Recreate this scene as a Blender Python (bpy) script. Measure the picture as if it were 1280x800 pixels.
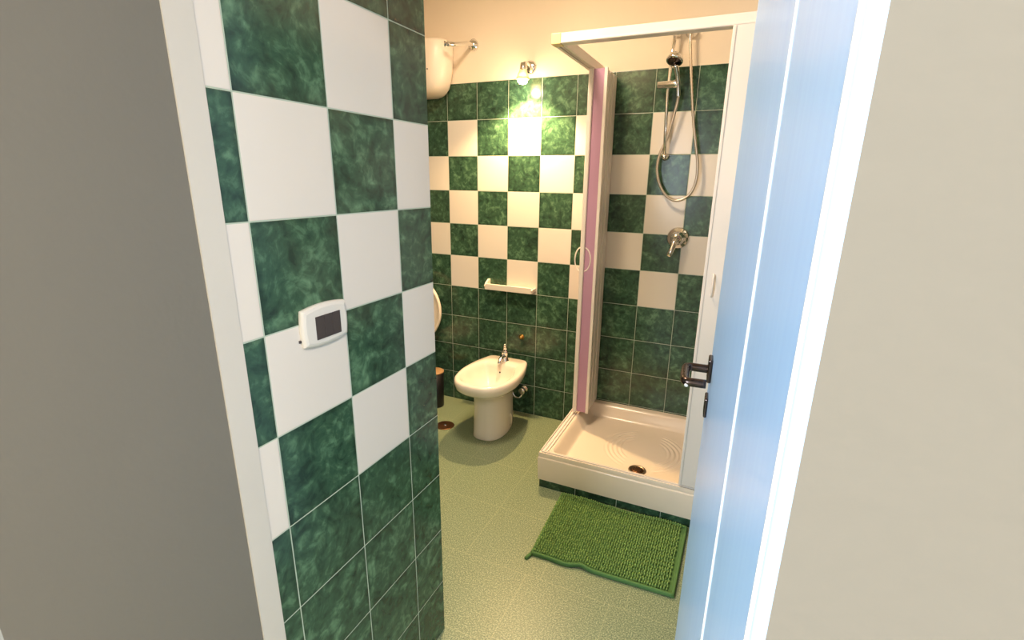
import bpy, bmesh, math, random
from mathutils import Vector, Matrix
random.seed(7)
for o in list(bpy.data.objects): bpy.data.objects.remove(o, do_unlink=True)
SC = bpy.context.scene
COL = SC.collection

# ------------------------------------------------------------------ camera
CP = Vector((1.4625, -2.7105, 1.4745)); YAW, PITCH, ROLL, FPX = -.4247, -.2796, .0118, 615.87
fw = Vector((math.sin(YAW)*math.cos(PITCH), math.cos(YAW)*math.cos(PITCH), math.sin(PITCH)))
rt = Vector((math.cos(YAW), -math.sin(YAW), 0)); up = rt.cross(fw)
R2 = rt*math.cos(ROLL)+up*math.sin(ROLL); U2 = up*math.cos(ROLL)-rt*math.sin(ROLL)
cam = bpy.data.objects.new('camera', bpy.data.cameras.new('camera')); COL.objects.link(cam)
cam.matrix_world = Matrix(((R2.x, U2.x, -fw.x, CP.x), (R2.y, U2.y, -fw.y, CP.y), (R2.z, U2.z, -fw.z, CP.z), (0, 0, 0, 1)))
cam.data.sensor_width = 36; cam.data.lens = FPX/1280*36; cam.data.clip_start = .01
SC.camera = cam

# ------------------------------------------------------------------ light
EXPOSURE = 0.0
SPOT_W, BULB_W, CEIL_W, HALL_W, SKY = 104, 3.6, 34, 80, 1.0
SC.view_settings.view_transform = 'Standard'; SC.view_settings.look = 'None'
SC.view_settings.exposure = EXPOSURE; SC.view_settings.gamma = 1; SC.view_settings.use_curve_mapping = False
w = bpy.data.worlds.new('sky'); SC.world = w; w.use_nodes = True
w.node_tree.nodes['Background'].inputs[0].default_value = (.62, .78, 1, 1)
w.node_tree.nodes['Background'].inputs[1].default_value = SKY

def light(name, kind, loc, power, color, size=.1, size_y=None, rot=(0, 0, 0), parent=None):
    d = bpy.data.lights.new(name, kind); d.energy = power; d.color = color
    if kind == 'AREA':
        d.size = size
        if size_y: d.shape = 'RECTANGLE'; d.size_y = size_y
    else: d.shadow_soft_size = size
    o = bpy.data.objects.new(name, d); COL.objects.link(o); o.rotation_euler = rot; o.location = loc
    return o
light('ceiling_fill_light', 'AREA', (.55, -1.15, 2.60), CEIL_W, (1, .78, .54), .30)  # added warm fill from an invented ceiling lamp
light('hall_fill_light', 'AREA', (2.1, -3.55, 2.60), HALL_W, (1, .92, .84), .35)  # added fill, aimed through the doorway at the left wall
light('hall_cool_fill_light', 'AREA', (0, -4.92, 1.55), 130, (.72, .85, 1), .9, 1.2, (math.radians(90), 0, 0))  # added cool fill for the blue door, from an invented window

# ------------------------------------------------------------------ helpers
def tag(o, label=None, cat=None, group=None, kind=None):
    if label: o['label'] = label
    if cat: o['category'] = cat
    if group: o['group'] = group
    if kind: o['kind'] = kind
    return o
def thing(name, label, cat, loc=(0, 0, 0), group=None):
    o = bpy.data.objects.new(name, None); COL.objects.link(o); o.location = loc; o.empty_display_size = .05
    return tag(o, label, cat, group)
def wloc(o):
    v = Vector((0, 0, 0))
    while o: v += o.location; o = o.parent
    return v
def obj(name, bm, mat, parent=None, smooth=False, bevel=0, sub=0, kind=None):
    """link a bmesh laid out in world coordinates as one mesh object"""
    bmesh.ops.recalc_face_normals(bm, faces=bm.faces)
    me = bpy.data.meshes.new(name); 
    base = wloc(parent) if parent else Vector((0, 0, 0))
    if parent:
        c = sum((v.co for v in bm.verts), Vector())/max(1, len(bm.verts))
        bmesh.ops.translate(bm, verts=bm.verts, vec=-c)
    bm.to_mesh(me); bm.free()
    o = bpy.data.objects.new(name, me); COL.objects.link(o)
    if parent: o.parent = parent; o.location = c-base
    for m in (mat if isinstance(mat, (list, tuple)) else [mat]): me.materials.append(m)
    if smooth or bevel or sub:
        for p in me.polygons: p.use_smooth = smooth or bool(sub)
    if bevel:
        b = o.modifiers.new('bevel', 'BEVEL'); b.width = bevel; b.segments = 3; b.limit_method = 'ANGLE'
    if sub:
        s = o.modifiers.new('sub', 'SUBSURF'); s.levels = s.render_levels = sub
    if kind: o['kind'] = kind
    return o
def box(bm, x0, x1, y0, y1, z0, z1, mi=0):
    vs = [bm.verts.new((x, y, z)) for z in (z0, z1) for x, y in ((x0, y0), (x1, y0), (x1, y1), (x0, y1))]
    fs = []
    for f in ((3, 2, 1, 0), (4, 5, 6, 7), (0, 1, 5, 4), (1, 2, 6, 5), (2, 3, 7, 6), (3, 0, 4, 7)):
        q = bm.faces.new([vs[i] for i in f]); q.material_index = mi; fs.append(q)
    return fs
def BM(*boxes):
    bm = bmesh.new()
    for b in boxes: box(bm, *b)
    return bm
def frame(d):
    d = Vector(d).normalized(); a = Vector((0, 0, 1)) if abs(d.z) < .9 else Vector((1, 0, 0))
    u = d.cross(a).normalized(); return u, d.cross(u).normalized(), d
def tube(bm, pts, r, n=12, cap=True):
    pts = [Vector(p) for p in pts]; rs = r if isinstance(r, (list, tuple)) else [r]*len(pts)
    rings = []; u = None
    for i, p in enumerate(pts):
        d = (pts[min(i+1, len(pts)-1)]-pts[max(i-1, 0)]).normalized()
        if u is None: u = frame(d)[0]
        u = (u-d*u.dot(d)).normalized(); v = d.cross(u)
        rings.append([bm.verts.new(p+(u*math.cos(a)+v*math.sin(a))*rs[i]) for a in [2*math.pi*k/n for k in range(n)]])
    for a, b in zip(rings, rings[1:]):
        for k in range(n): bm.faces.new((a[k], a[(k+1) % n], b[(k+1) % n], b[k]))
    if cap: bm.faces.new(rings[0][::-1]); bm.faces.new(rings[-1])
    return bm
def T(pts, r, n=12): return tube(bmesh.new(), pts, r, n)
def lathe(bm, base, d, prof, n=32):
    """prof: (distance along d, radius) pairs"""
    u, v, d = frame(d); base = Vector(base); prev = None
    for h, r in prof:
        if r < 1e-5: ring = [bm.verts.new(base+d*h)]
        else: ring = [bm.verts.new(base+d*h+(u*math.cos(a)+v*math.sin(a))*r) for a in [2*math.pi*k/n for k in range(n)]]
        if prev:
            for k in range(n):
                k2 = (k+1) % n
                if len(prev) == 1 and len(ring) == 1: break
                if len(prev) == 1: bm.faces.new((prev[0], ring[k2], ring[k]))
                elif len(ring) == 1: bm.faces.new((prev[k], prev[k2], ring[0]))
                else: bm.faces.new((prev[k], prev[k2], ring[k2], ring[k]))
        elif len(ring) > 1: bm.faces.new(ring[::-1])
        prev = ring
    if len(prev) > 1: bm.faces.new(prev)
    return bm
def LA(base, d, prof, n=32): return lathe(bmesh.new(), base, d, prof, n)
def spline(P, m=8, closed=False):
    P = [Vector(p) for p in P]; out = []; N = len(P)
    for i in range(N if closed else N-1):
        g = (lambda k: P[k % N]) if closed else (lambda k: P[max(0, min(N-1, k))])
        a, b, c, d = g(i-1), g(i), g(i+1), g(i+2)
        for k in range(m):
            t = k/m
            out.append(.5*((2*b)+(c-a)*t+(2*a-5*b+4*c-d)*t*t+(3*b-a-3*c+d)*t**3))
    if not closed: out.append(P[-1])
    return out
def loft(bm, rings, cap0=True, cap1=True):
    rv = [[bm.verts.new(p) for p in r] for r in rings]; n = len(rv[0])
    for a, b in zip(rv, rv[1:]):
        for k in range(n): bm.faces.new((a[k], a[(k+1) % n], b[(k+1) % n], b[k]))
    if cap0: bm.faces.new(rv[0][::-1])
    if cap1: bm.faces.new(rv[-1])
    return bm
def rrect(cx, cy, hx, hy, r, z, n=6):
    out = []
    for sx, sy, a0 in ((1, 1, 0), (-1, 1, 90), (-1, -1, 180), (1, -1, 270)):
        for k in range(n+1):
            a = math.radians(a0+90*k/n)
            out.append(Vector((cx+sx*(hx-r)+r*math.cos(a), cy+sy*(hy-r)+r*math.sin(a), z)))
    return out

# ------------------------------------------------------------------ materials
def s2l(c): return tuple(((x/255)/12.92 if x/255 <= .04045 else ((x/255+.055)/1.055)**2.4) for x in c)+(1,)
def mat(name, rgb, rough=.5, metal=0, bump=0, bscale=60, var=0, vscale=4, coat=0, trans=0, emit=0, ior=1.45):
    m = bpy.data.materials.new(name); m.use_nodes = True; nt = m.node_tree; N, L = nt.nodes, nt.links
    b = N['Principled BSDF']; c = s2l(rgb)
    b.inputs['Base Color'].default_value = c; b.inputs['Roughness'].default_value = rough
    b.inputs['Metallic'].default_value = metal; b.inputs['Coat Weight'].default_value = coat
    b.inputs['Transmission Weight'].default_value = trans; b.inputs['IOR'].default_value = ior
    if emit: b.inputs['Emission Color'].default_value = c; b.inputs['Emission Strength'].default_value = emit
    tc = N.new('ShaderNodeTexCoord')
    nz = N.new('ShaderNodeTexNoise'); nz.inputs['Scale'].default_value = vscale; nz.inputs['Detail'].default_value = 5
    L.new(tc.outputs['Object'], nz.inputs['Vector'])
    mx = N.new('ShaderNodeMix'); mx.data_type = 'RGBA'; L.new(nz.outputs[0], mx.inputs[0])
    v = var or .03
    mx.inputs[6].default_value = tuple(x*(1-v) for x in c[:3])+(1,); mx.inputs[7].default_value = tuple(min(1, x*(1+v)) for x in c[:3])+(1,)
    L.new(mx.outputs[2], b.inputs['Base Color'])
    if bump:
        n2 = N.new('ShaderNodeTexNoise'); n2.inputs['Scale'].default_value = bscale; n2.inputs['Detail'].default_value = 3
        L.new(tc.outputs['Object'], n2.inputs['Vector'])
        bp = N.new('ShaderNodeBump'); bp.inputs['Strength'].default_value = bump; bp.inputs['Distance'].default_value = .002
        L.new(n2.outputs[0], bp.inputs['Height']); L.new(bp.outputs[0], b.inputs['Normal'])
    return m

class NB:
    def __init__(s, nt): s.nt = nt
    def val(s, x, sock):
        if isinstance(x, (int, float)): sock.default_value = x
        else: s.nt.links.new(x, sock)
    def m(s, op, a, b=0, c=None):
        n = s.nt.nodes.new('ShaderNodeMath'); n.operation = op; s.val(a, n.inputs[0]); s.val(b, n.inputs[1])
        if c is not None: s.val(c, n.inputs[2])
        return n.outputs[0]
    def mix(s, f, a, b):
        n = s.nt.nodes.new('ShaderNodeMix'); n.data_type = 'RGBA'; s.val(f, n.inputs[0])
        for x, k in ((a, 6), (b, 7)):
            if isinstance(x, tuple): n.inputs[k].default_value = x
            else: s.nt.links.new(x, n.inputs[k])
        return n.outputs[2]

GREEN_D, GREEN_M, GREEN_L = s2l((36, 57, 45)), s2l((56, 87, 66)), s2l((102, 138, 106))
WHITE_T, GROUT = s2l((226, 217, 206)), s2l((178, 190, 172))
def tile_mat(name, axis, u0, sign, parity, checker=True):
    m = bpy.data.materials.new(name); m.use_nodes = True; nt = m.node_tree; N, L = nt.nodes, nt.links; q = NB(nt)
    b = N['Principled BSDF']
    tc = N.new('ShaderNodeTexCoord'); sp = N.new('ShaderNodeSeparateXYZ'); L.new(tc.outputs['Object'], sp.inputs[0])
    u = q.m('MULTIPLY', q.m('SUBTRACT', sp.outputs[axis], u0), sign/.2)
    v = q.m('MULTIPLY', q.m('SUBTRACT', 2.0, sp.outputs[2]), 5)
    fu, fv = q.m('FLOOR', u), q.m('FLOOR', v)
    ru, rv = q.m('SUBTRACT', u, fu), q.m('SUBTRACT', v, fv)
    odd = q.m('FLOORED_MODULO', q.m('ADD', q.m('ADD', fu, fv), parity), 2)
    white = q.m('MULTIPLY', q.m('GREATER_THAN', odd, .5), q.m('MULTIPLY', q.m('GREATER_THAN', fv, .5), q.m('LESS_THAN', fv, 5.5)))
    if not checker: white = q.m('MULTIPLY', white, 0)
    e = q.m('MINIMUM', q.m('MINIMUM', ru, q.m('SUBTRACT', 1, ru)), q.m('MINIMUM', rv, q.m('SUBTRACT', 1, rv)))
    grout = q.m('LESS_THAN', e, .0065)
    # cloudy marbling, shifted tile by tile
    cb = N.new('ShaderNodeCombineXYZ'); q.val(fu, cb.inputs[0]); q.val(fv, cb.inputs[1])
    wn = N.new('ShaderNodeTexWhiteNoise'); wn.noise_dimensions = '2D'; L.new(cb.outputs[0], wn.inputs[0])
    vm = N.new('ShaderNodeVectorMath'); vm.operation = 'MULTIPLY_ADD'
    L.new(wn.outputs['Color'], vm.inputs[0]); vm.inputs[1].default_value = (7, 7, 7); L.new(tc.outputs['Object'], vm.inputs[2])
    n1 = N.new('ShaderNodeTexNoise'); n1.inputs['Scale'].default_value = 11; n1.inputs['Detail'].default_value = 9; n1.inputs['Roughness'].default_value = .68; n1.inputs['Distortion'].default_value = 1.1
    L.new(vm.outputs[0], n1.inputs['Vector'])
    n2 = N.new('ShaderNodeTexNoise'); n2.inputs['Scale'].default_value = 38; n2.inputs['Detail'].default_value = 6; n2.inputs['Distortion'].default_value = .7
    L.new(vm.outputs[0], n2.inputs['Vector'])
    s = q.m('ADD', q.m('MULTIPLY', n1.outputs[0], .58), q.m('MULTIPLY', n2.outputs[0], .42))
    cr = N.new('ShaderNodeValToRGB'); L.new(s, cr.inputs[0]); el = cr.color_ramp.elements
    el[0].position = .38; el[0].color = GREEN_D; el[1].position = .67; el[1].color = GREEN_L
    k = el.new(.52); k.color = GREEN_M
    # the tiles' own darker rim
    rim = N.new('ShaderNodeMapRange'); rim.inputs[1].default_value = 0; rim.inputs[2].default_value = .07; rim.inputs[3].default_value = .66; rim.inputs[4].default_value = 1; L.new(e, rim.inputs[0])
    vs = N.new('ShaderNodeVectorMath'); vs.operation = 'SCALE'; L.new(cr.outputs[0], vs.inputs[0]); L.new(rim.outputs[0], vs.inputs['Scale'])
    col = q.mix(white, vs.outputs[0], WHITE_T); col = q.mix(grout, col, GROUT)
    L.new(col, b.inputs['Base Color'])
    L.new(q.m('ADD', .2, q.m('MULTIPLY', grout, .5)), b.inputs['Roughness'])
    h = N.new('ShaderNodeMapRange'); h.inputs[1].default_value = .002; h.inputs[2].default_value = .014; L.new(e, h.inputs[0])
    hh = q.m('ADD', h.outputs[0], q.m('MULTIPLY', n1.outputs[0], .12))
    bp = N.new('ShaderNodeBump'); bp.inputs['Strength'].default_value = .35; bp.inputs['Distance'].default_value = .0015
    L.new(hh, bp.inputs['Height']); L.new(bp.outputs[0], b.inputs['Normal'])
    return m
def floor_mat():
    m = bpy.data.materials.new('speckled_floor_tile'); m.use_nodes = True; nt = m.node_tree; N, L = nt.nodes, nt.links; q = NB(nt)
    b = N['Principled BSDF']; tc = N.new('ShaderNodeTexCoord'); sp = N.new('ShaderNodeSeparateXYZ'); L.new(tc.outputs['Object'], sp.inputs[0])
    v = q.m('MULTIPLY', q.m('ADD', sp.outputs[1], .935), 1/.325); fv = q.m('FLOOR', v); rv = q.m('SUBTRACT', v, fv)
    sh = q.m('MULTIPLY', q.m('LESS_THAN', fv, -1.5), .27)
    u = q.m('MULTIPLY', q.m('SUBTRACT', q.m('SUBTRACT', sp.outputs[0], .61), sh), 1/.325); fu = q.m('FLOOR', u); ru = q.m('SUBTRACT', u, fu)
    e = q.m('MINIMUM', q.m('MINIMUM', ru, q.m('SUBTRACT', 1, ru)), q.m('MINIMUM', rv, q.m('SUBTRACT', 1, rv)))
    grout = q.m('LESS_THAN', e, .0045)
    n = N.new('ShaderNodeTexNoise'); n.inputs['Scale'].default_value = 220; n.inputs['Detail'].default_value = 2; L.new(tc.outputs['Object'], n.inputs['Vector'])
    big = N.new('ShaderNodeTexNoise'); big.inputs['Scale'].default_value = 3.5; big.inputs['Detail'].default_value = 3; L.new(tc.outputs['Object'], big.inputs['Vector'])
    cr = N.new('ShaderNodeValToRGB'); L.new(n.outputs[0], cr.inputs[0]); el = cr.color_ramp.elements
    el[0].position = .36; el[0].color = s2l((90, 105, 80)); el[1].position = .68; el[1].color = s2l((184, 190, 156))
    k = el.new(.5); k.color = s2l((126, 139, 107))
    c = q.mix(q.m('MULTIPLY', big.outputs[0], .35), cr.outputs[0], s2l((116, 138, 110)))
    c = q.mix(q.m('MULTIPLY', grout, .3), c, s2l((190, 190, 150)))
    L.new(c, b.inputs['Base Color'])
    b.inputs['Roughness'].default_value = .36
    bp = N.new('ShaderNodeBump'); bp.inputs['Strength'].default_value = .35; bp.inputs['Distance'].default_value = .001
    L.new(n.outputs[0], bp.inputs['Height']); L.new(bp.outputs[0], b.inputs['Normal'])
    return m
def blue_mat():
    m = bpy.data.materials.new('blue_painted_wood'); m.use_nodes = True; nt = m.node_tree; N, L = nt.nodes, nt.links; q = NB(nt)
    b = N['Principled BSDF']; tc = N.new('ShaderNodeTexCoord'); mp = N.new('ShaderNodeMapping'); mp.inputs['Scale'].default_value = (60, 60, 2.2)
    L.new(tc.outputs['Object'], mp.inputs[0]); n = N.new('ShaderNodeTexNoise'); n.inputs['Scale'].default_value = 1; n.inputs['Detail'].default_value = 5; L.new(mp.outputs[0], n.inputs['Vector'])
    L.new(q.mix(n.outputs[0], s2l((150, 188, 236)), s2l((170, 206, 246))), b.inputs['Base Color']); b.inputs['Roughness'].default_value = .32
    bp = N.new('ShaderNodeBump'); bp.inputs['Strength'].default_value = .15; bp.inputs['Distance'].default_value = .001
    L.new(n.outputs[0], bp.inputs['Height']); L.new(bp.outputs[0], b.inputs['Normal'])
    return m

M = dict(
    tile_back=tile_mat('green_white_tile_back', 0, 0.0, 1, 1),
    tile_left=tile_mat('green_white_tile_left', 1, -1.735, -1, 0),
    tile_end=tile_mat('green_white_tile_end', 0, .7207, -1, 0),
    tile_green=tile_mat('green_tile_skirt', 0, .9, 1, 0, False),
    tile_green_y=tile_mat('green_tile_skirt_side', 1, -.7, 1, 0, False),
    floor=floor_mat(), blue=blue_mat(),
    plaster=mat('cream_plaster', (236, 220, 198), .85, bump=.15, bscale=90),
    ceiling=mat('white_ceiling_paint', (240, 232, 218), .9),
    hall=mat('hall_grey_plaster', (116, 112, 103), .8, bump=.2, bscale=70),
    trimw=mat('white_trim', (206, 200, 190), .5),
    ceramic=mat('white_ceramic', (240, 228, 212), .12, coat=.4),
    plastic=mat('cream_plastic', (236, 222, 204), .35),
    tray=mat('shower_tray_acrylic', (238, 222, 204), .2, coat=.2),
    alu=mat('white_enclosure_profile', (232, 222, 214), .35),
    cap=mat('yellowed_corner_cap', (222, 196, 140), .45),
    purple=mat('mauve_acrylic', (188, 144, 170), .3, var=.06),
    chrome=mat('chrome', (232, 230, 228), .14, 1),
    hose=mat('beige_metal_hose', (206, 192, 174), .32, .75),
    steel=mat('brushed_steel', (170, 150, 130), .35, 1),
    brass=mat('brass', (214, 176, 96), .3, 1),
    bronze=mat('dark_bronze_metal', (84, 72, 68), .24, 1),
    drainm=mat('copper_brown_metal', (120, 84, 58), .35, .9),
    dark=mat('black_plastic', (22, 20, 20), .4),
    hole=mat('dark_hole', (14, 12, 10), .8),
    switch=mat('white_switch_plastic', (222, 216, 206), .3),
    grey=mat('charcoal_button', (70, 62, 60), .35),
    wood=mat('tan_lid_plastic', (178, 140, 98), .5),
    mat=mat('green_chenille', (124, 154, 84), .95, var=.25, vscale=30),
    mat2=mat('green_cotton_hem', (84, 122, 68), .9, bump=.6, bscale=400),
    glass=mat('frosted_lamp_glass', (255, 236, 205), .5, trans=.6),
    bulb=mat('lit_bulb', (255, 214, 150), .4, emit=28),
    fill_glow=mat('added_lamp_glow', (255, 236, 205), .5, emit=5),  # glow of the added ceiling lamps
    rubber=mat('white_weatherstrip', (240, 238, 232), .5),
)

# ------------------------------------------------------------------ room shell
def struct(name, bm, m, **k): return tag(obj(name, bm, m, **k), kind='structure')
bm = BM((-1.3, 1.54, 0, .12, 0, 2.0, 0), (-1.3, 1.54, .005, .12, 2.0, 2.7, 1)); struct('wall_back', bm, [M['tile_back'], M['plaster']])
bm = bmesh.new()
for f in box(bm, -1.2, .7207, -2.18, -1.5965, 0, 2.0):
    f.material_index = 0
bm.faces.ensure_lookup_table()
for f in bm.faces:
    f.normal_update(); f.material_index = 0 if abs(f.normal.x) > .5 else 1
box(bm, -1.2, .716, -2.18, -1.6015, 2.0, 2.7, 2)
struct('wall_left', bm, [M['tile_left'], M['tile_end'], M['plaster']])
struct('wall_far_left', BM((-1.3, -1.2, -1.7, 0, 0, 2.0, 0), (-1.3, -1.2, -1.7, 0, 2.0, 2.7, 1)), [M['tile_left'], M['plaster']])
struct('wall_right', BM((1.54, 1.66, -2.2, .12, 0, 2.0, 0), (1.545, 1.66, -2.2, .12, 2.0, 2.7, 1)), [M['tile_left'], M['plaster']])
struct('floor', BM((-1.3, 3.2, -5.05, .12, -.08, 0)), M['floor'])
struct('ceiling', BM((-1.3, 3.2, -5.05, .12, 2.7, 2.78)), M['ceiling'])
# the wall the door stands in, and the hall the photograph was taken from
struct('wall_doorway_left', BM((-1.3, .7207, -2.54, -2.18, 0, 2.7)), M['hall'])
struct('wall_doorway_right', BM((1.4905, 3.2, -2.54, -2.2, 0, 2.7)), M['hall'])
struct('wall_doorway_top', BM((.7207, 1.4905, -2.54, -2.2, 2.16, 2.7)), M['hall'])
struct('wall_hall_left', BM((-1.4, -1.3, -5.05, -2.18, 0, 2.7)), M['plaster'])
struct('wall_hall_right', BM((3.2, 3.3, -5.05, -2.2, 0, 2.7)), M['plaster'])
struct('wall_hall_back', BM((-1.4, -.5, -5.15, -5.05, 0, 2.7), (.5, 3.3, -5.15, -5.05, 0, 2.7), (-.5, .5, -5.15, -5.05, 0, .9), (-.5, .5, -5.15, -5.05, 2.2, 2.7)), M['plaster'])
struct('added_window_1', BM((-.5, -.45, -5.12, -5.08, .9, 2.2), (.45, .5, -5.12, -5.08, .9, 2.2), (-.45, .45, -5.12, -5.08, .9, .95), (-.45, .45, -5.12, -5.08, 2.15, 2.2), (-.02, .02, -5.12, -5.08, .95, 2.15)), M['trimw'])  # unseen window, added as the source of the cool fill
# door lining: blue on the hinge side, white strip on the left
struct('trim_1', BM((1.4835, 1.4905, -2.54, -2.206, 0, 2.16)), M['blue'])
struct('trim_2', BM((1.4815, 1.4905, -2.206, -2.198, 0, 2.16)), M['rubber'])
struct('trim_3', BM((.7207, .7235, -2.225, -2.1795, 0, 2.16)), M['trimw'])
struct('trim_4', BM((1.4835, 1.4849, -2.5415, -2.5398, 0, 2.16)), M['rubber'])

# blue door leaf, open into the room
hd = Vector((1.4828, -2.196, 0)); lt = Vector((1.4415, -1.5, 0)); dd = (lt-hd).normalized(); nn = Vector((dd.y, -dd.x, 0))  # nn points to +x
def P(s, o, z): v = hd+dd*s+nn*o; return Vector((v.x, v.y, z))
def pbox(bm, s0, s1, o0, o1, z0, z1):
    r = [[P(s0, o0, z), P(s1, o0, z), P(s1, o1, z), P(s0, o1, z)] for z in (z0, z1)]
    return loft(bm, r)
L_ = (lt-hd).length
door = struct('door_1', pbox(bmesh.new(), .0, L_, 0, .04, .008, 2.12), M['blue'])
S = L_-.085
bm = pbox(bmesh.new(), S-.022, S+.022, -.009, .0005, 1.042, 1.096)
obj('rosette', bm, M['bronze'], door, bevel=.003)
bm = pbox(bmesh.new(), S-.022, S+.022, -.007, .0005, .958, 1.004)
kp = obj('keyhole_plate', bm, M['bronze'], door, bevel=.003)
obj('keyhole', LA(P(S, -.0065, .985), -nn, [(0, .006), (.001, .006)], 16), M['hole'], kp)
hp = [P(S, -.005, 1.068), P(S, -.030, 1.068), P(S, -.046, 1.068), P(S-.006, -.053, 1.068), P(S-.02, -.055, 1.067), P(S-.072, -.055, 1.068), P(S-.088, -.053, 1.068), P(S-.094, -.045, 1.068), P(S-.094, -.012, 1.068)]
obj('handle', T(spline(hp, 4), .0095, 14), M['bronze'], door, smooth=True)
obj('handle_glint', LA(P(S-.1005, -.05, 1.063), -dd, [(0, .004), (.0015, .004), (.002, .002)], 14), M['switch'], door)  # white disc standing in for the highlight on the grip end

# ------------------------------------------------------------------ shower tray
X0, X1, Y0, Y1 = .711, 1.536, -.71, -.003
base = struct('trim_5', BM((.715, 1.536, -.705, -.003, 0, .044)), M['tile_green'])
for p in base.data.polygons:
    if abs(p.normal.x) > .5: p.material_index = 1
base.data.materials.append(M['tile_green_y'])
tray = thing('shower_tray', 'square white shower tray with ridged basin on a low green-tiled plinth', 'shower tray', (1.12, -.35, .044))
def sst(t): t = max(0, min(1, t)); return t*t*(3-2*t)
bm = bmesh.new(); nx, ny = 206, 176; grid = []
CX, CY = 1.16, -.36
for j in range(ny+1):
    row = []
    for i in range(nx+1):
        x = X0+(X1-X0)*i/nx; y = Y0+(Y1-Y0)*j/ny
        dl, dr, df, db = x-X0-.050, X1-.05-x, (y-Y0-.024)*1.5, Y1-.035-y
        # rounded-rectangle distance into the basin
        qx, qy = min(dl, dr), min(df, db); R = .05
        d = qx if qx < qy else qy
        if qx < R and qy < R: d = R-math.hypot(R-qx, R-qy)
        z = .194-(.194-.130)*sst(d/.055) if d > 0 else .194
        if d > .06:
            rr = math.hypot(x-CX, y-CY); z -= .005*sst(1-math.hypot(x-1.160, y+.553)/.35)
            if .10 < rr < .215 and abs(x-CX) > .055: 
                z += .0022*math.cos((rr-.10)/.0225*2*math.pi)*sst((rr-.10)/.02)*sst((.215-rr)/.02)*sst((abs(x-CX)-.055)/.03)*sst((d-.06)/.03)
        row.append(bm.verts.new((x, y, z)))
    grid.append(row)
for j in range(ny):
    for i in range(nx): bm.faces.new((grid[j][i], grid[j][i+1], grid[j+1][i+1], grid[j+1][i]))
per = [grid[0][i] for i in range(nx+1)]+[grid[j][nx] for j in range(1, ny+1)]+[grid[ny][i] for i in range(nx-1, -1, -1)]+[grid[j][0] for j in range(ny-1, 0, -1)]
prev = per
cx0, cy0 = (X0+X1)/2, (Y0+Y1)/2
for z, ins in ((.190, -.001), (.171, -.001), (.168, -.004), (.163, -.005), (.060, -.002), (.046, -.001), (.044, .003)):
    ring = []
    for v in per:
        x, y = v.co.x, v.co.y
        fx = X0+ins if x <= X0+1e-6 else (X1-ins if x >= X1-1e-6 else x); fy = Y0+ins if y <= Y0+1e-6 else (Y1-ins if y >= Y1-1e-6 else y)
        ring.append(bm.verts.new((fx, fy, z)))
    for k in range(len(per)): bm.faces.new((prev[k], ring[k], ring[(k+1) % len(per)], prev[(k+1) % len(per)]))
    prev = ring
bm.faces.new(prev)
obj('basin', bm, M['tray'], tray, smooth=True).modifiers.new('es', 'EDGE_SPLIT').split_angle = math.radians(40)
dz = .1255
dr = obj('drain', LA((1.160, -.553, dz), (0, 0, 1), [(0, .042), (.003, .042), (.0045, .039), (.0045, .033), (.002, .031)], 32), M['steel'], tray, smooth=True)
obj('drain_grate', LA((1.160, -.553, dz+.001), (0, 0, 1), [(0, .0305), (.0025, .030), (.0045, .015), (.005, 0)], 24), M['drainm'], dr, smooth=True)
bm = bmesh.new()
for r, n in ((.009, 5), (.020, 10)):
    for k in range(n):
        a = 2*math.pi*k/n; c = Vector((1.160+r*math.cos(a), -.553+r*math.sin(a), dz+.0042)); lathe(bm, c, (0, 0, 1), [(0, .0032), (.0014, .0032)], 8)
obj('drain_holes', bm, M['hole'], dr)

# ------------------------------------------------------------------ folding shower enclosure
en = thing('shower_enclosure', 'white framed corner shower enclosure with folded mauve door panels', 'shower enclosure', (.733, -.69, .198))
def profile(x0, x1, y0, y1, z0, z1, axis, ribs):
    """a rail or post: a box body with thin raised ribs along it"""
    bm = BM((x0, x1, y0, y1, z0, z1))
    return bm
obj('top_rail', BM((.751, 1.536, -.712, -.668, 1.976, 2.012), (.751, 1.536, -.7135, -.712, 1.978, 1.985)), M['alu'], en, bevel=.0015)
rl = obj('top_rail', BM((.713, .725, -.668, -.004, 1.976, 2.012), (.7445, .755, -.668, -.004, 1.976, 2.012), (.725, .7445, -.668, -.004, 1.984, 2.012), (.731, .7355, -.668, -.004, 1.979, 1.985)), M['alu'], en)
obj('corner_cap', BM((.7115, .751, -.7145, -.667, 1.974, 2.0135)), M['cap'], en, bevel=.003)['label'] = 'yellowed plastic corner cap'
bt = .1946
obj('bottom_track', BM((.716, .7205, -.700, -.004, bt, .2035), (.7205, .748, -.700, -.004, bt, .1955), (.7345, .7385, -.700, -.004, bt, .202), (.748, .7525, -.688, -.004, bt, .201)), M['alu'], en)
obj('bottom_track', BM((.7205, 1.536, -.7045, -.700, bt, .200), (.7205, 1.536, -.694, -.690, bt, .198)), M['alu'], en)
# pack of folded leaves at the back wall
obj('wall_profile', BM((.728, .806, -.028, -.003, .21, 1.976)), M['alu'], en, bevel=.002)
lead = obj('closing_post', BM((.733, .7555, -.262, -.228, .212, 1.975)), M['alu'], en, bevel=.006)
obj('folding_leaf', BM((.7555, .806, -.246, -.236, .216, 1.972)), M['purple'], en)['label'] = 'mauve acrylic leaf'
bm = BM((.806, .8215, -.252, -.236, .214, 1.974))
obj('leaf_edge_profile', bm, M['alu'], en, bevel=.002)
bm = BM((.800, .808, -.236, -.028, .214, 1.972))
for y, d in ((-.228, .052), (-.160, .05), (-.094, .06)): box(bm, .808, .8125, y, y+d, .214, 1.972)
obj('folding_leaf', bm, M['alu'], en, bevel=.001)['label'] = 'ribbed white folded leaf'
for k in range(3):
    obj('folding_leaf', BM((.757+.016*k, .765+.016*k, -.232, -.03, .216, 1.970)), M['purple'], en)
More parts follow.
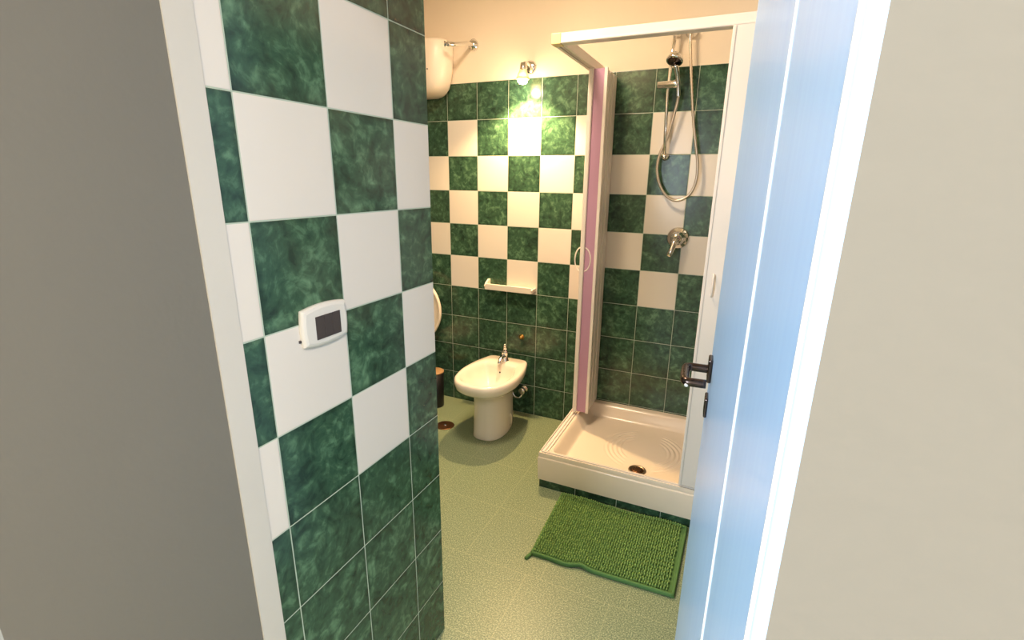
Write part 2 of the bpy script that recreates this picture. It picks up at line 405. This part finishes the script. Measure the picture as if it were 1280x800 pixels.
def arc(y, z, rx, rz, ax):
    return [Vector((.744+rx*math.sin(a), y, z+rz*math.cos(a))) if ax else None for a in [math.pi*k/14 for k in range(15)]]
z0 = 1.075
obj('handle', T([Vector((.745+s, -.245, z0+.062*math.cos(a))) for a in [math.pi*k/16 for k in range(17)] for s in [.036*math.sin(a)+.006]], .0035, 8), M['alu'], en, smooth=True)
obj('handle', T([Vector((.743-.032*math.sin(a)-.006, -.250, z0+.062*math.cos(a))) for a in [math.pi*k/16 for k in range(17)]], .0035, 8), M['alu'], en, smooth=True)
# pack at the right end of the front track
obj('closing_post', BM((1.361, 1.372, -.716, -.672, .207, 1.976)), M['alu'], en, bevel=.002)
obj('folding_leaf', BM((1.372, 1.536, -.7135, -.700, .207, 1.976)), M['alu'], en, bevel=.001)
for k in range(2): obj('folding_leaf', BM((1.376, 1.53, -.695+.016*k, -.687+.016*k, .21, 1.97)), M['purple'], en)
obj('handle', T([Vector((1.398, -.714-.018*math.sin(a)**.6 if 0 < a < math.pi else -.713, 1.09+.042*math.cos(a))) for a in [math.pi*k/14 for k in range(15)]], .0042, 8), M['alu'], en, smooth=True)

# ------------------------------------------------------------------ shower fittings
sh = thing('shower_rail', 'chrome hand shower on a riser rail on the tiled shower wall', 'shower', (1.07, 0, 1.58))
obj('rail', T([(1.080, -.05, 2.150), (1.073, -.05, 2.046), (1.068, -.05, 1.88), (1.074, -.05, 1.73), (1.080, -.05, 1.587)], .0085, 14), M['chrome'], sh, smooth=True)
obj('bracket', LA((1.083, .0, 2.150), (0, -1, 0), [(0, .022), (.006, .022), (.01, .014), (.062, .013), (.064, .0)], 20), M['chrome'], sh, smooth=True)
obj('bracket', LA((1.080, .0, 1.587), (0, -1, 0), [(0, .018), (.005, .018), (.008, .012), (.058, .012), (.060, .0)], 20), M['chrome'], sh, smooth=True)
obj('slider', LA((1.018, -.062, 1.912), (1, 0, .03), [(0, .0), (.001, .015), (.004, .0175), (.075, .0175), (.08, .02), (.10, .02), (.105, .016), (.106, 0)], 20), M['chrome'], sh, smooth=True)
hs = obj('hand_shower', T(spline([(1.122, -.062, 1.855), (1.118, -.068, 1.90), (1.110, -.080, 1.95), (1.100, -.098, 1.99)], 5), [.0095]*6+[.0105]*5+[.012]*5, 14), M['chrome'], sh, smooth=True)
hdv = Vector((-.12, -.42, -.90))
hb = Vector((1.095, -.095, 2.018))
obj('shower_head', LA(hb-hdv.normalized()*.018, hdv, [(-.012, 0), (-.009, .014), (.002, .029), (.016, .037), (.028, .039), (.033, .037)], 28), M['chrome'], hs, smooth=True)
obj('spray_plate', LA(hb+hdv.normalized()*.0135, hdv, [(0, .032), (.0025, .031), (.003, 0)], 28), M['bronze'], hs)
hose = [(1.122, -.062, 1.857), (1.114, -.055, 1.806), (1.086, -.05, 1.676), (1.058, -.05, 1.602), (1.051, -.05, 1.526), (1.072, -.05, 1.449), (1.113, -.05, 1.395), (1.161, -.05, 1.377), (1.212, -.05, 1.402), (1.239, -.05, 1.459), (1.242, -.05, 1.541), (1.222, -.05, 1.644), (1.201, -.05, 1.746), (1.172, -.052, 1.929), (1.150, -.05, 2.09), (1.147, -.045, 2.135)]
hp = spline(hose, 22); rs = [.0068+.0008*math.cos(k*math.pi) for k in range(len(hp))]
obj('hose', T(hp, rs, 10), M['hose'], sh, smooth=True)
obj('wall_elbow', LA((1.147, 0, 2.146), (0, -1, 0), [(0, .028), (.006, .028), (.012, .018), (.035, .016), (.055, .014), (.058, 0)], 24), M['chrome'], sh, smooth=True)

mx = thing('shower_mixer', 'round chrome lever mixer on the tiles below the shower hose', 'tap', (1.176, 0, 1.187))
obj('wall_plate', LA((1.180, -.0, 1.187), (0, -1, 0), [(0, .056), (.005, .056), (.012, .05), (.016, .036), (.03, .03), (.055, .028), (.062, .022), (.063, 0)], 36), M['chrome'], mx, smooth=True)
obj('lever', T([(1.180, -.045, 1.190), (1.170, -.068, 1.165), (1.160, -.082, 1.125), (1.152, -.09, 1.10)], [.020, .017, .013, .011], 14), M['chrome'], mx, smooth=True)

# ------------------------------------------------------------------ lamps
LB = Vector((.327, -.10, 1.962))
lp = thing('wall_spotlight', 'lit wall spotlight with chrome rose above the green and white tiles', 'lamp', (.315, .005, 2.055))
obj('rose', LA((.328, .005, 2.053), (0, -1, 0), [(0, .034), (.006, .034), (.014, .024), (.018, 0)], 32), M['chrome'], lp, smooth=True)
obj('arm', T(spline([(.332, -.008, 2.055), (.332, -.05, 2.060), (.332, -.085, 2.058), (.331, -.10, 2.045)], 5), .010, 14), M['chrome'], lp, smooth=True)
hdr = obj('holder', LA((.331, -.10, 2.056), (-.03, 0, -1), [(0, 0), (.001, .017), (.03, .019), (.036, .017)], 24), M['chrome'], lp, smooth=True)
bm = LA((.330, -.10, 2.026), (-.04, 0, -1), [(.0, .018), (.015, .022), (.034, .031), (.048, .035), (.048, .033), (.034, .029), (.015, .020), (.0, .016)], 28)
obj('shade', bm, M['glass'], lp, smooth=True)
obj('bulb', LA((.3285, -.10, 2.008), (-.04, 0, -1), [(0, .012), (.015, .020), (.032, .027), (.044, .026), (.052, .018), (.056, 0)], 24), M['bulb'], lp, smooth=True)
so = light('spotlight_light', 'SPOT', (.326, -.10, 1.947), SPOT_W, (1, .66, .31), .022, rot=(math.radians(0), 0, 0))
so.data.spot_size = math.radians(128); so.data.spot_blend = .45
bl = light('bulb_light', 'POINT', (.324, -.10, 1.938), BULB_W, (1, .78, .50), .02)

ar = thing('angled_pipe', 'bare chrome pipe arm on a round rose beside the wall-hung tank', 'pipe', (-.02, .005, 2.19))
obj('rose', LA((-.022, .005, 2.192), (0, -1, 0), [(0, .031), (.006, .031), (.013, .022), (.022, .016), (.026, 0)], 32), M['chrome'], ar, smooth=True)
obj('arm', T(spline([(-.022, -.012, 2.190), (-.030, -.06, 2.186), (-0.046, -.15, 2.165), (-0.069, -.195, 2.159)], 6), .0105, 14), M['chrome'], ar, smooth=True)
obj('nut', LA((-0.065, -.187, 2.159), (-.75, -.6, -.03), [(0, .008), (.002, .013), (.012, .013), (.014, .009), (.020, .009), (.021, .015), (.028, .015), (.030, 0)], 6), M['chrome'], ar)

# ------------------------------------------------------------------ water tank
tk = thing('water_tank', 'rounded cream tank hung high on the back wall above the toilet', 'tank', (-.335, .005, 1.885))
prof = [(1.925, .09, .04), (1.929, .125, .065), (1.940, .152, .080), (1.965, .180, .088), (2.0, .195, .092), (2.06, .208, .095), (2.14, .215, .096), (2.19, .212, .094), (2.207, .200, .088), (2.212, .16, .07)]
obj('body', loft(bmesh.new(), [rrect(-.335, .004-hy, hx, hy, min(hy*.85, .085), z, 8) for z, hx, hy in prof]), M['plastic'], tk, smooth=True)
obj('indicator', LA((-.21, -.184, 2.05), (0, -1, 0), [(0, .004), (.003, .004), (.004, 0)], 12), M['grey'], tk)

# ------------------------------------------------------------------ bidet
HALF = [(0, 0), (.35, 0), (.58, .005), (.71, .03), (.79, .10), (.93, .28), (1.0, .48), (.985, .64), (.88, .80), (.66, .92), (.35, .985), (0, 1)]
def outline(cx, w, yb, yf, z, dip=0):
    h = spline([(x, y, 0) for x, y in HALF], 4)
    pts = [(p.x, p.y) for p in h]; full = pts+[(-x, y) for x, y in pts[-2:0:-1]]
    return [Vector((cx+x*w, yb+(yf-yb)*y, z+dip*(y-.5))) for x, y in full]
bd = thing('bidet', 'white ceramic bidet standing on the green floor by the back wall', 'bidet', (.26, -.3, 0))
BX = .258
R_ = [(0, .098, -.13, -.432), (.006, .100, -.13, -.435), (.03, .097, -.13, -.43), (.20, .092, -.13, -.425), (.27, .094, -.125, -.43), (.295, .104, -.115, -.45), (.312, .135, -.10, -.51), (.326, .158, -.09, -.552), (.345, .172, -.083, -.575),
      (.375, .177, -.080, -.583), (.393, .176, -.081, -.582), (.401, .168, -.086, -.573)]
I_ = [(.402, .150, -.20, -.556), (.396, .141, -.208, -.545), (.375, .133, -.214, -.53), (.33, .118, -.225, -.50), (.295, .09, -.25, -.455), (.278, .05, -.29, -.40), (.274, .02, -.33, -.37)]
bm = bmesh.new()
loft(bm, [outline(BX-(.013 if z < .28 and k_ < 6 else .006 if k_ == 6 else 0), w_, a, b_, z) for k_, (z, w_, a, b_) in enumerate(R_+I_)])
obj('bowl', bm, M['ceramic'], bd, smooth=True)
obj('overflow', LA((BX+.002, -.215, .352), (0, -1, .3), [(0, .008), (.004, .008), (.0045, .005), (.005, 0)], 16), M['hole'], bd)
obj('drain', LA((BX, -.35, .273), (0, 0, 1), [(0, .02), (.003, .02), (.005, .01), (.005, 0)], 20), M['chrome'], bd)
for sx in (-1, 1):
    obj('fixing_recess', loft(bmesh.new(), [[Vector((BX-.012+sx*(.085+o), -.22+(.018*math.cos(a))*k, .055+(.042*math.sin(a))*k)) for a in [2*math.pi*i/20 for i in range(20)]] for o, k in ((0, 1), (.005, 1), (.007, .85), (.004, .7))]), M['ceramic'], bd, smooth=True)
    obj('fixing_screw', LA((BX-.012+sx*.090, -.235, .03), (sx, 0, 0), [(0, .005), (.004, .005), (.005, 0)], 10), M['chrome'], bd)
tp = thing('bidet_tap', 'chrome single-lever tap on the back deck of the bidet', 'tap', (BX, -.15, .40))
obj('body', LA((BX, -.145, .400), (0, 0, 1), [(0, .024), (.006, .024), (.010, .020), (.05, .019), (.056, .021), (.066, .019), (.072, 0)], 24), M['chrome'], tp, smooth=True)
obj('spout', T(spline([(BX, -.15, .43), (BX, -.185, .436), (BX, -.215, .425), (BX, -.228, .407)], 4), [.014]*4+[.013]*4+[.011]*5, 14), M['chrome'], tp, smooth=True)
obj('lever', T([(BX, -.145, .47), (BX+.004, -.148, .485), (BX+.012, -.17, .505), (BX+.024, -.20, .522)], [.015, .012, .009, .008], 12), M['chrome'], tp, smooth=True)
vy = thing('stop_valve', 'small chrome stop valve on the tiles low behind the bidet', 'valve', (.328, 0, .16))
obj('knob', LA((.330, 0, .170), (0, -1, 0), [(0, .024), (.004, .024), (.007, .012), (.025, .011), (.028, .022), (.048, .022), (.052, .017), (.053, 0)], 20), M['chrome'], vy, smooth=True)
obj('supply_pipe', T(spline([(.328, -.014, .165), (.326, -.024, .14), (.31, -.034, .12), (.285, -.038, .12), (.262, -.034, .15), (.255, -.012, .19)], 5), .006, 10), M['chrome'], vy, smooth=True)
tag(obj('wall_pipe_cap', LA((.304, 0, .519), (0, -1, 0), [(0, .018), (.004, .018), (.008, .009), (.02, .008), (.021, 0)], 20), M['brass'], None, smooth=True), 'small round brass cap on the green tiles above the bidet', 'pipe cap')

# ------------------------------------------------------------------ toilet, bin, floor drain
to = thing('toilet', 'cream toilet with raised lid, mostly hidden behind the tiled corner', 'toilet', (-.40, -.35, 0))
TX = -.415
R_ = [(0, .095, -.10, -.46), (.03, .09, -.10, -.45), (.22, .088, -.10, -.44), (.30, .13, -.09, -.50), (.35, .17, -.08, -.57), (.385, .18, -.075, -.585), (.40, .17, -.08, -.575)]
I_ = [(.40, .13, -.17, -.54), (.36, .12, -.18, -.52), (.27, .08, -.24, -.44), (.22, .03, -.3, -.38)]
obj('bowl', loft(bmesh.new(), [outline(TX, w_, a, b_, z) for z, w_, a, b_ in R_+I_]), M['ceramic'], to, smooth=True)
def ringxz(cx, cz, w_, h_, y): return [Vector((cx+w_*math.cos(a), y, cz+h_*math.sin(a))) for a in [2*math.pi*k/48 for k in range(48)]]
lid = obj('lid', loft(bmesh.new(), [ringxz(TX, .645, (.2-d), .215-d, y) for y, d in ((-.095, .02), (-.098, .004), (-.108, 0), (-.118, .003), (-.120, .014), (-.112, .02), (-.110, .04))]), M['plastic'], to, smooth=True)
for z in (.56, .76): obj('bumper', LA((TX+.145, -.1105, z), (0, -1, 0), [(0, .007), (.006, .006), (.007, 0)], 12), M['switch'], lid)
obj('hinge', BM((TX-.10, TX+.10, -.125, -.09, .402, .43)), M['plastic'], to, bevel=.004)
bn = thing('waste_bin', 'small black cylindrical bin with tan lid behind the tiled corner', 'bin', (-.250, -.15, 0))
obj('body', LA((-.250, -.152, 0), (0, 0, 1), [(0, .052), (.004, .054), (.238, .058), (.239, .05)], 32), M['dark'], bn, smooth=True)
obj('lid', LA((-.250, -.152, .2385), (0, 0, 1), [(0, .060), (.008, .060), (.012, .054), (.014, 0)], 32), M['wood'], bn, smooth=True)
fd = thing('floor_drain', 'round brown metal drain cover in the floor beside the bidet', 'drain', (-.04, -.37, 0))
obj('cover', LA((-.040, -.372, 0), (0, 0, 1), [(0, .056), (.003, .056), (.005, .050), (.0045, .046), (.0055, .04), (.006, 0)], 36), M['drainm'], fd, smooth=True)
obj('screw', LA((-.040, -.372, .0055), (0, 0, 1), [(0, .009), (.003, .008), (.0035, 0)], 14), M['chrome'], fd)

# ------------------------------------------------------------------ soap shelf
sf = bmesh.new()
box(sf, .075, .395, -.062, -.0, .815, .824); box(sf, .083, .387, -.070, -.058, .815, .852)
loft(sf, [[Vector(p) for p in ((x, 0, .815), (x, -.058, .815), (x, -.070, .838), (x, -.05, .858), (x, -.02, .872), (x, 0, .872))] for x in (.075, .087)])
loft(sf, [[Vector(p) for p in ((x, 0, .815), (x, -.058, .815), (x, -.070, .838), (x, -.05, .842), (x, -.02, .842), (x, 0, .842))] for x in (.383, .395)])
tag(obj('soap_shelf', sf, M['ceramic'], bevel=.003), 'cream ceramic soap ledge mounted on the tiles above the bidet', 'shelf')

# ------------------------------------------------------------------ light switch
sw = thing('light_switch', 'white switch plate with dark buttons on the left tiled wall', 'light switch', (.7207, -1.998, 1.19))
def rr_yz(cy, cz, hy, hz, r, x, n=6): return [Vector((x, p.x, p.y)) for p in rrect(cy, cz, hy, hz, r, 0, n)]
def pillow(cy, cz, hy, hz, x, b=.006, n=14):
    out = []
    for k in range(4):
        for i in range(n):
            t = -1+2*i/n; s = b*(1-t*t)
            c = [(t*hy, -hz-s), (hy+s*.5, t*hz), (-t*hy, hz+s), (-hy-s*.5, -t*hz)][k]; out.append(Vector((x, cy+c[0], cz+c[1])))
    return out
obj('plate', loft(bmesh.new(), [pillow(-1.998, 1.190, .058-d, .037-d, .7207+x) for x, d in ((0, 0), (.006, 0), (.010, .003), (.012, .008))]), M['switch'], sw, smooth=False, bevel=.0015)
for k in range(3):
    y0 = -2.028+k*.0222
    obj('button', BM((.7317, .7343, y0, y0+.0215, 1.163, 1.210)), M['grey'], sw, bevel=.0008)
obj('side_clip', BM((.7207, .724, -2.0625, -2.0585, 1.165, 1.170)), M['grey'], sw)

# ------------------------------------------------------------------ bath mat
bmt = thing('bath_mat', 'green bobbled bath mat on the floor in front of the shower', 'bath mat', (1.13, -.94, 0))
c00, c10, c11, c01 = Vector((.853, -1.158, 0)), Vector((1.415, -1.135, 0)), Vector((1.422, -.722, 0)), Vector((.838, -.728, 0))
def mp(u, v):
    p = (c00*(1-u)+c10*u)*(1-v)+(c01*(1-u)+c11*u)*v
    p.y += .010*math.exp(-((u-.36)/.05)**2)*(1-v)**3-.006*math.exp(-((u-.25)/.08)**2)*(1-v)**3; p.y += .006*math.sin(u*9)*v**4
    p.z = .003+.005*math.exp(-((u-.38)/.05)**2)*(1-v)**2
    return p
bm = bmesh.new(); nu, nv = 70, 48; top = []
for j in range(nv+1): top.append([bm.verts.new(mp(i/nu, j/nv)+Vector((0, 0, .006))) for i in range(nu+1)])
bot = [[bm.verts.new(Vector((v.co.x, v.co.y, v.co.z-.007))) for v in r] for r in top]
for j in range(nv):
    for i in range(nu):
        bm.faces.new((top[j][i], top[j][i+1], top[j+1][i+1], top[j+1][i])); bm.faces.new((bot[j][i], bot[j+1][i], bot[j+1][i+1], bot[j][i+1]))
for j in range(nv):
    for i in (0, nu): bm.faces.new((top[j][i], top[j+1][i], bot[j+1][i], bot[j][i]))
for i in range(nu):
    for j in (0, nv): bm.faces.new((top[j][i], top[j][i+1], bot[j][i+1], bot[j][i]))
obj('backing', bm, M['mat2'], bmt, smooth=True)
e = .012
cor = [(e, e), (1-e, e), (1-e, 1-e), (e, 1-e)]; loop = []
for a, b_ in zip(cor, cor[1:]+cor[:1]):
    for k in range(40): t = k/40; loop.append(mp(a[0]+(b_[0]-a[0])*t, a[1]+(b_[1]-a[1])*t)+Vector((0, 0, .009)))
loop.append(loop[0].copy())
obj('hem', T(loop, .0065, 8), M['mat2'], bmt, smooth=True)
# bobbles: low domes in staggered rows
bm = bmesh.new(); NU, NV = 54, 31
for j in range(NV):
    for i in range(NU):
        u = .008+.955*(i+.5*(j % 2)*.5)/NU; v = .05+.94*j/(NV-1)
        p = mp(u, v); r = .0052*random.uniform(.8, 1.15); hx, hy = r*.72, r*1.12
        p += Vector((random.uniform(-.0008, .0008), random.uniform(-.001, .001), .007)); hz = random.uniform(.009, .015); prev = None
        for t, k in ((0, .75), (.45, 1.05), (.85, .72)):
            ring = [bm.verts.new((p.x+hx*k*math.cos(a), p.y+hy*k*math.sin(a), p.z+hz*t)) for a in [math.pi*q/3 for q in range(6)]]
            if prev:
                for q in range(6): bm.faces.new((prev[q], prev[(q+1) % 6], ring[(q+1) % 6], ring[q]))
            prev = ring
        tv = bm.verts.new((p.x, p.y, p.z+hz))
        for q in range(6): bm.faces.new((prev[q], prev[(q+1) % 6], tv))
obj('pile', bm, M['mat'], bmt, smooth=True, kind='stuff')
tb = [c00+Vector((.004, .004, .006)), c00+Vector((-.002, -.014, .006)), c00+Vector((-.006, -.030, .006))]
obj('hanging_tab', T(tb, .0075, 8), M['mat2'], bmt, smooth=True)

# ------------------------------------------------------------------ added ceiling lamps, unseen above the frame, bodies for the fill lights
for nm, x, y, r, lab in (('added_ceiling_lamp', .55, -1.15, .15, 'round glowing ceiling lamp added inside the bathroom to brighten it'), ('added_ceiling_lamp', 2.1, -3.55, .175, 'round glowing ceiling lamp added in the hall to brighten the left wall')):
    t = thing(nm, lab, 'lamp', (x, y, 2.7))
    obj('housing', LA((x, y, 2.7), (0, 0, -1), [(0, r), (.03, r), (.035, r-.01), (.035, r-.02)], 32), M['switch'], t)
    obj('diffuser', LA((x, y, 2.666), (0, 0, -1), [(0, r-.02), (.015, r-.04), (.022, 0)], 32), M['fill_glow'], t)
